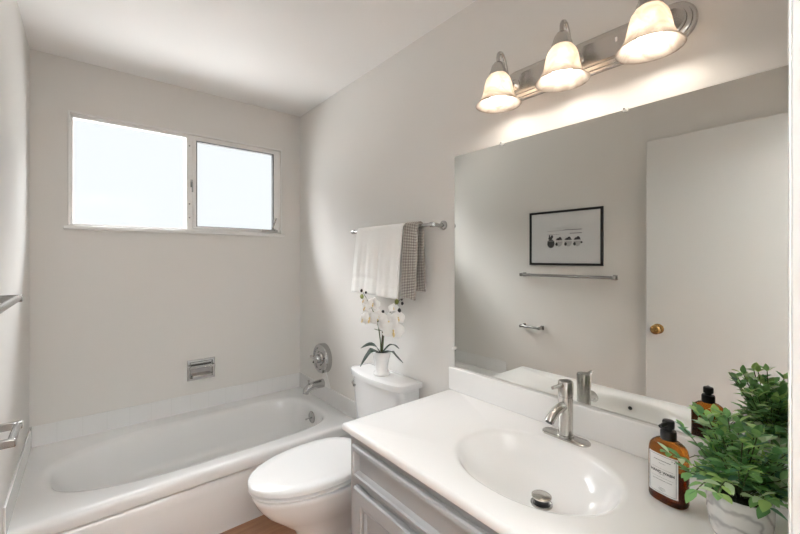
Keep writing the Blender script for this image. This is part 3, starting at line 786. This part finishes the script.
def front(s_, off):   # s_: towards the reader's right
    y = B2*(1-abs(s_/A_)**NP)**(1/NP)
    return (-s_, y+off)
LW, LZ0, LZ1 = .0325, .022, .117
def strip(s0, s1, z0_, z1_, off, n=24):
    return [[(*front(s0+(s1-s0)*i/n, off), z_) for i in range(n+1)] for z_ in (z0_, z1_)]
lb = obj('paper_label', B().sheet(strip(-LW, LW, LZ0, LZ1, .0005)), M['label'], bt, local=True, solid=0, recalc=False, angle=180)
b = B(); e_ = .0007
for s0, s1, z0_, z1_ in ((-LW+.003, LW-.003, LZ0+.003, LZ0+.003+e_), (-LW+.003, LW-.003, LZ1-.003-e_, LZ1-.003), (-LW+.003, -LW+.003+e_, LZ0+.003, LZ1-.003), (LW-.003-e_, LW-.003, LZ0+.003, LZ1-.003),
                        (-.024, .024, .0615, .0619), (-.024, .024, .0822, .0826), (.020, .023, LZ1-.0085, LZ1-.0075), (.0255, .0275, LZ1-.0105, LZ1-.0085)):
    b.sheet(strip(s0, s1, z0_, z1_, .0008))
# rows of print too small to read
rng = random.Random(3)
for z_, half, h_ in ((.101, .019, .0016), (.0945, .007, .0010), (.0685, .007, .0010), (.0545, .021, .0012), (.036, .006, .0009), (.033, .008, .0009), (.030, .005, .0009)):
    s_ = -half
    while s_ < half:
        wd = rng.uniform(.0012, .0026); b.sheet(strip(s_, min(s_+wd, half), z_, z_+h_, .0008, 3)); s_ += wd+rng.uniform(.0006, .0013)
cu = bpy.data.curves.new('t', 'FONT'); cu.body = 'HAND WASH'; cu.size = .0084; cu.align_x = 'CENTER'; cu.offset = .00035; cu.space_character = 1.05
ot = bpy.data.objects.new('t', cu); C.objects.link(ot); bpy.context.view_layer.update()
mt = bpy.data.meshes.new_from_object(ot.evaluated_get(bpy.context.evaluated_depsgraph_get()))
b.add([(*front(max(-.039, min(.039, v.co.x)), .0009), .0715+v.co.y) for v in mt.vertices], [tuple(p.vertices) for p in mt.polygons])
bpy.data.objects.remove(ot); bpy.data.meshes.remove(mt); bpy.data.curves.remove(cu)
obj('lettering', b, M['textink'], lb, local=True, recalc=False, angle=180)

# ------------------------------------------------------------------ leafy plant in marbled pot
PXC, PYC = 1.293, .166
pp = thing('potted_plant', 'green leafy plant in a grey marbled pot beside the amber bottle', 'potted plant', (PXC, PYC, KZ))
b = B().lathe([(.040, .0008), (.045, .004), (.049, .014), (.0545, .050), (.0555, .076), (.0540, .092), (.0520, .096), (.0495, .094), (.0500, .078), (.046, .070)], (PXC, PYC, KZ), 'z', 56)
obj('pot', b, M['marble'], pp, angle=60)
obj('soil', B().lathe([(.0485, .062), (.0485, .080), (.03, .087), (0, .089)], (PXC, PYC, KZ), 'z', 24), M['soil'], pp)
rng = random.Random(11)
lf_b = B(); st_b = B()
def leaf(bb, p, d, up, ln, wd, mi_, curl=.25):
    d = d.normalized(); side = d.cross(up)
    if side.length < 1e-4: side = d.orthogonal()
    side.normalize(); n = side.cross(d).normalized()
    prof = [(0, .06), (.18, .62), (.42, 1.0), (.68, .82), (.88, .42), (1, .02)]
    vs = []
    for s_, w_ in prof:
        c_ = p+d*(ln*s_)-n*(curl*ln*s_*s_)
        vs += [c_-side*(wd*w_)+n*(wd*w_*.28), c_, c_+side*(wd*w_)+n*(wd*w_*.28)]
    fs = []
    for i in range(len(prof)-1):
        a = i*3; fs += [(a, a+1, a+4, a+3), (a+1, a+2, a+5, a+4)]
    bb.add(vs, fs, mi_)
def okp(p):
    near = max(0, (PXC-p.x)*.99+(PYC-p.y)*.15)
    return p.y < .285 and p.x < W-.025 and p.y > YE+.030 and p.z > KZ+(.045 if p.y < PYC-.02 and p.x > PXC-.01 else .095+.20*near)
c0 = V((PXC, PYC, KZ+.096))
bot_c = V((1.323, .301, KZ))
def clear_bottle(p): return not ((p.x-bot_c.x)**2+(p.y-bot_c.y)**2 < .058**2 and p.z < KZ+.21) and not (p.x < 1.30 and p.y > .250 and p.z < KZ+.125)
nst = 0; tries = 0
while nst < 100 and tries < 1600:
    tries += 1
    az = rng.uniform(0, 2*PI); el = rng.choice((rng.uniform(.75, 1.5), rng.uniform(.15, .9), rng.uniform(-.4, .5)))
    d = V((math.cos(az)*math.cos(el), math.sin(az)*math.cos(el), math.sin(el)))
    L_ = rng.uniform(.055, .185) if el > .3 else rng.uniform(.075, .135)
    sag = (.022 if el < .5 else .010)
    start = c0+V((math.cos(az), math.sin(az), 0))*rng.uniform(.005, .040)*abs(math.cos(el))
    pts_ = [start+d*(L_*k/6)+V((0, 0, .030*math.sin(PI*k/8) if el < .5 else 0))-V((0, 0, sag*(k/6)**2*1.6)) for k in range(7)]
    if not (okp(pts_[-1]) and okp(pts_[4]) and clear_bottle(pts_[-1]) and clear_bottle(pts_[-2]) and clear_bottle(pts_[-3])): continue
    nst += 1
    st_b.tube(pts_, .0011, 5)
    tone = rng.random()
    for k in range(2, 7):
        p = pts_[k]; dd_ = (pts_[k]-pts_[k-1]).normalized()
        sd_ = dd_.cross(V((0, 0, 1))); sd_ = sd_.normalized() if sd_.length > .05 else V((math.cos(az+1.57), math.sin(az+1.57), 0))
        rot = rng.uniform(-.7, .7)
        for sg in ((-1, 1) if k < 6 else (-1, 1, 0)):
            sv_ = Matrix.Rotation(rot, 3, dd_) @ sd_
            ld_ = dd_*.75+sv_*sg*.9+V((rng.uniform(-.25, .25), rng.uniform(-.25, .25), rng.uniform(-.1, .35)))
            ln = rng.uniform(.020, .034)*(1 if k > 2 else .85)
            tip = p+ld_.normalized()*ln
            if not (okp(tip) and clear_bottle(tip)): continue
            r_ = rng.random()*.55+tone*.45
            mi_ = 3 if r_ < .20 else 0 if r_ < .42 else 1 if r_ < .62 else 2 if r_ < .78 else 4
            leaf(lf_b, p, ld_, V((0, 0, 1)) if abs(ld_.normalized().z) < .9 else V((1, 0, 0)), ln, ln*rng.uniform(.24, .31), mi_, rng.uniform(.05, .4))
obj('foliage', lf_b, greens, pp, angle=180, recalc=False)
obj('stems', st_b, M['gstem'], pp)

# ------------------------------------------------------------------ orchid on the tank lid
OX, OY, OZ = 1.420, 1.598, .7297
orc = thing('potted_orchid', 'white orchid in a small white pot on the toilet tank', 'potted orchid', (OX, OY, OZ))
b = B().lathe([(.041, 0), (.043, .006), (.038, .014), (.033, .022), (.036, .06), (.045, .100), (.0485, .112), (.0485, .119), (.045, .121), (.042, .116), (.040, .105)], (OX, OY, OZ), 'z', 40)
obj('pot', b, M['potwhite'], orc, angle=40)
obj('moss', B().lathe([(.040, .100), (.036, .110), (0, .114)], (OX, OY, OZ), 'z', 20), M['soil'], orc)
Rv = V((math.cos(YAW), -math.sin(YAW), 0)); Fv = V((math.sin(YAW), math.cos(YAW), 0)); Zv = V((0, 0, 1))
def oat(r, z, f=0):      # offsets from the pot centre: sideways, height above the lid, away
    return V((OX, OY, OZ))+Rv*r+Zv*z+Fv*f
def oleaf(path, wd):
    pts_ = [oat(*p) for p in path]
    fine = []
    n = len(pts_)-1
    for i in range(n):
        p0, p1, p2, p3 = pts_[max(i-1, 0)], pts_[i], pts_[i+1], pts_[min(i+2, n)]
        for k in range(4):
            s_ = k/4; fine.append(.5*((2*p1)+(-p0+p2)*s_+(2*p0-5*p1+4*p2-p3)*s_*s_+(-p0+3*p1-3*p2+p3)*s_**3))
    fine.append(pts_[-1])
    rows = []
    for i, p in enumerate(fine):
        s_ = i/(len(fine)-1); d = (fine[min(i+1, len(fine)-1)]-fine[max(i-1, 0)]).normalized()
        sd_ = d.cross(Zv); sd_ = sd_.normalized() if sd_.length > .05 else Rv
        sd_ = (sd_+Zv*.25).normalized()
        w_ = wd*(.35+.65*math.sin(PI*min(1, .12+s_*.75)))*(1-s_**5)+.0006
        n_ = sd_.cross(d).normalized()
        rows.append([p-sd_*w_+Zv*w_*.25, p, p+sd_*w_+Zv*w_*.25])
    return B().sheet(rows)
for path, wd in (([(-.005, .112, -.01), (-.03, .150, -.02), (-.065, .160, -.03), (-.105, .145, -.04)], .019),
                 ([(-.005, .112, -.02), (-.045, .135, -.05), (-.075, .105, -.06), (-.105, .058, -.07)], .021),
                 ([(.005, .112, .0), (.04, .150, -.01), (.065, .156, -.02), (.092, .142, -.04)], .018),
                 ([(.005, .112, -.02), (.05, .132, -.06), (.08, .108, -.07), (.112, .080, -.08)], .023)):
    obj('leaf', oleaf(path, wd), M['oleaf'], orc, solid=.0012, angle=180)
def stem(path, r, m):
    return obj('stem', B().tube([oat(*p) for p in path], r, 8), m, orc)
stem([(0, .11, 0), (.002, .16, .0), (.006, .21, -.005), (.003, .25, -.01), (.0, .285, -.02)], [.0042, .0040, .0036, .003, .0025], M['stem'])
stem([(-.002, .11, 0), (-.006, .18, -.01), (-.014, .25, -.02), (-.03, .31, -.03), (-.052, .355, -.035), (-.075, .400, -.04), (-.092, .432, -.045)], [.0034, .003, .0028, .0024, .002, .0016, .0012], M['gstem'])
stem([(.004, .11, 0), (.010, .18, -.015), (.016, .25, -.03), (.035, .31, -.045), (.062, .355, -.05), (.085, .385, -.055), (.108, .405, -.055)], [.0034, .003, .0028, .0024, .002, .0016, .0012], M['gstem'])
stem([(.0, .23, -.005), (-.02, .235, -.02), (-.035, .242, -.03)], [.0022, .0018, .0015], M['gstem'])
def flower(c, nrm_, r, roll=0.0, lipcol='lip'):
    n_ = nrm_.normalized(); up = Zv-n_*Zv.dot(n_); up.normalize(); rt = up.cross(n_)
    b_ = B()
    for ang, ln, wd, off in ((90, 1.0, .40, 0), (215, .95, .38, 0), (325, .95, .38, 0), (12, 1.0, .66, .0022), (168, 1.0, .66, .0022)):
        a = math.radians(ang)+roll; d = rt*math.cos(a)+up*math.sin(a); s_ = n_.cross(d)
        rows = []
        for i in range(7):
            t_ = i/6; w_ = r*wd*math.sin(PI*min(1, .10+.86*t_**.8))**.75 if t_ < 1 else r*wd*.25
            cc = c+d*(r*ln*t_)+n_*(off+r*.20*math.sin(PI*t_*.8)-r*.16*t_*t_)
            rows.append([cc+s_*(w_*q)-n_*(r*.10*q*q) for q in (-1, -.5, 0, .5, 1)])
        b_.sheet(rows)
    f_ = obj('flower', b_, M['petal'], orc, angle=180, recalc=False)
    lb_ = B(); c2 = c+n_*r*.16-up*r*.12
    pts_ = [c2+n_*.000, c2+n_*r*.10-up*r*.06, c2+n_*r*.22-up*r*.20, c2+n_*r*.16-up*r*.34]
    lb_.tube(pts_, [r*.08, r*.11, r*.09, r*.04], 8)
    lb_.tube([c+n_*r*.10+up*r*.06, c+n_*r*.28], [r*.09, r*.05], 8)
    obj('lip', lb_, M[lipcol], f_, angle=80)
tc_ = -Fv
fl_list = [(-.055, .300, -.045, .043, (-.5, -.1)), (-.040, .372, -.045, .032, (-.2, .3)), (-.080, .352, -.030, .030, (-1.3, .1)), (-.088, .388, -.035, .022, (-1.0, .3)), (-.012, .305, -.050, .034, (-.3, .2)), (-.092, .290, -.02, .030, (-1.5, -.2)),
           (.040, .285, -.070, .040, (.05, .1)), (.062, .243, -.078, .052, (.2, -.25)), (.086, .305, -.070, .034, (.35, .15)), (.064, .352, -.060, .024, (.1, .5)), (.018, .262, -.062, .034, (-.5, -.1))]
for r_, z_, f_, s_, (tx, tz) in fl_list:
    flower(oat(r_, z_, f_), tc_+Rv*tx+Zv*tz, s_*1.15, rng.uniform(-.2, .2))
for r_, z_, f_, s_, m_ in ((-.098, .410, -.045, .0105, 'bud'), (-.100, .440, -.045, .007, 'dbud'), (-.078, .430, -.043, .006, 'dbud'), (.080, .385, -.058, .0115, 'bud'), (.106, .398, -.055, .007, 'dbud'), (.108, .376, -.055, .0075, 'dbud'), (.093, .341, -.062, .010, 'dbud'), (.010, .333, -.050, .008, 'dbud'), (-.016, .288, -.062, .005, 'gstem')):
    c_ = oat(r_, z_, f_)
    obj('bud', B().lathe([(.001, -s_*1.2), (s_*.7, -s_*.8), (s_, 0), (s_*.75, s_*.8), (.001, s_*1.3)], tuple(c_), 'z', 14), M[m_], orc, angle=80)
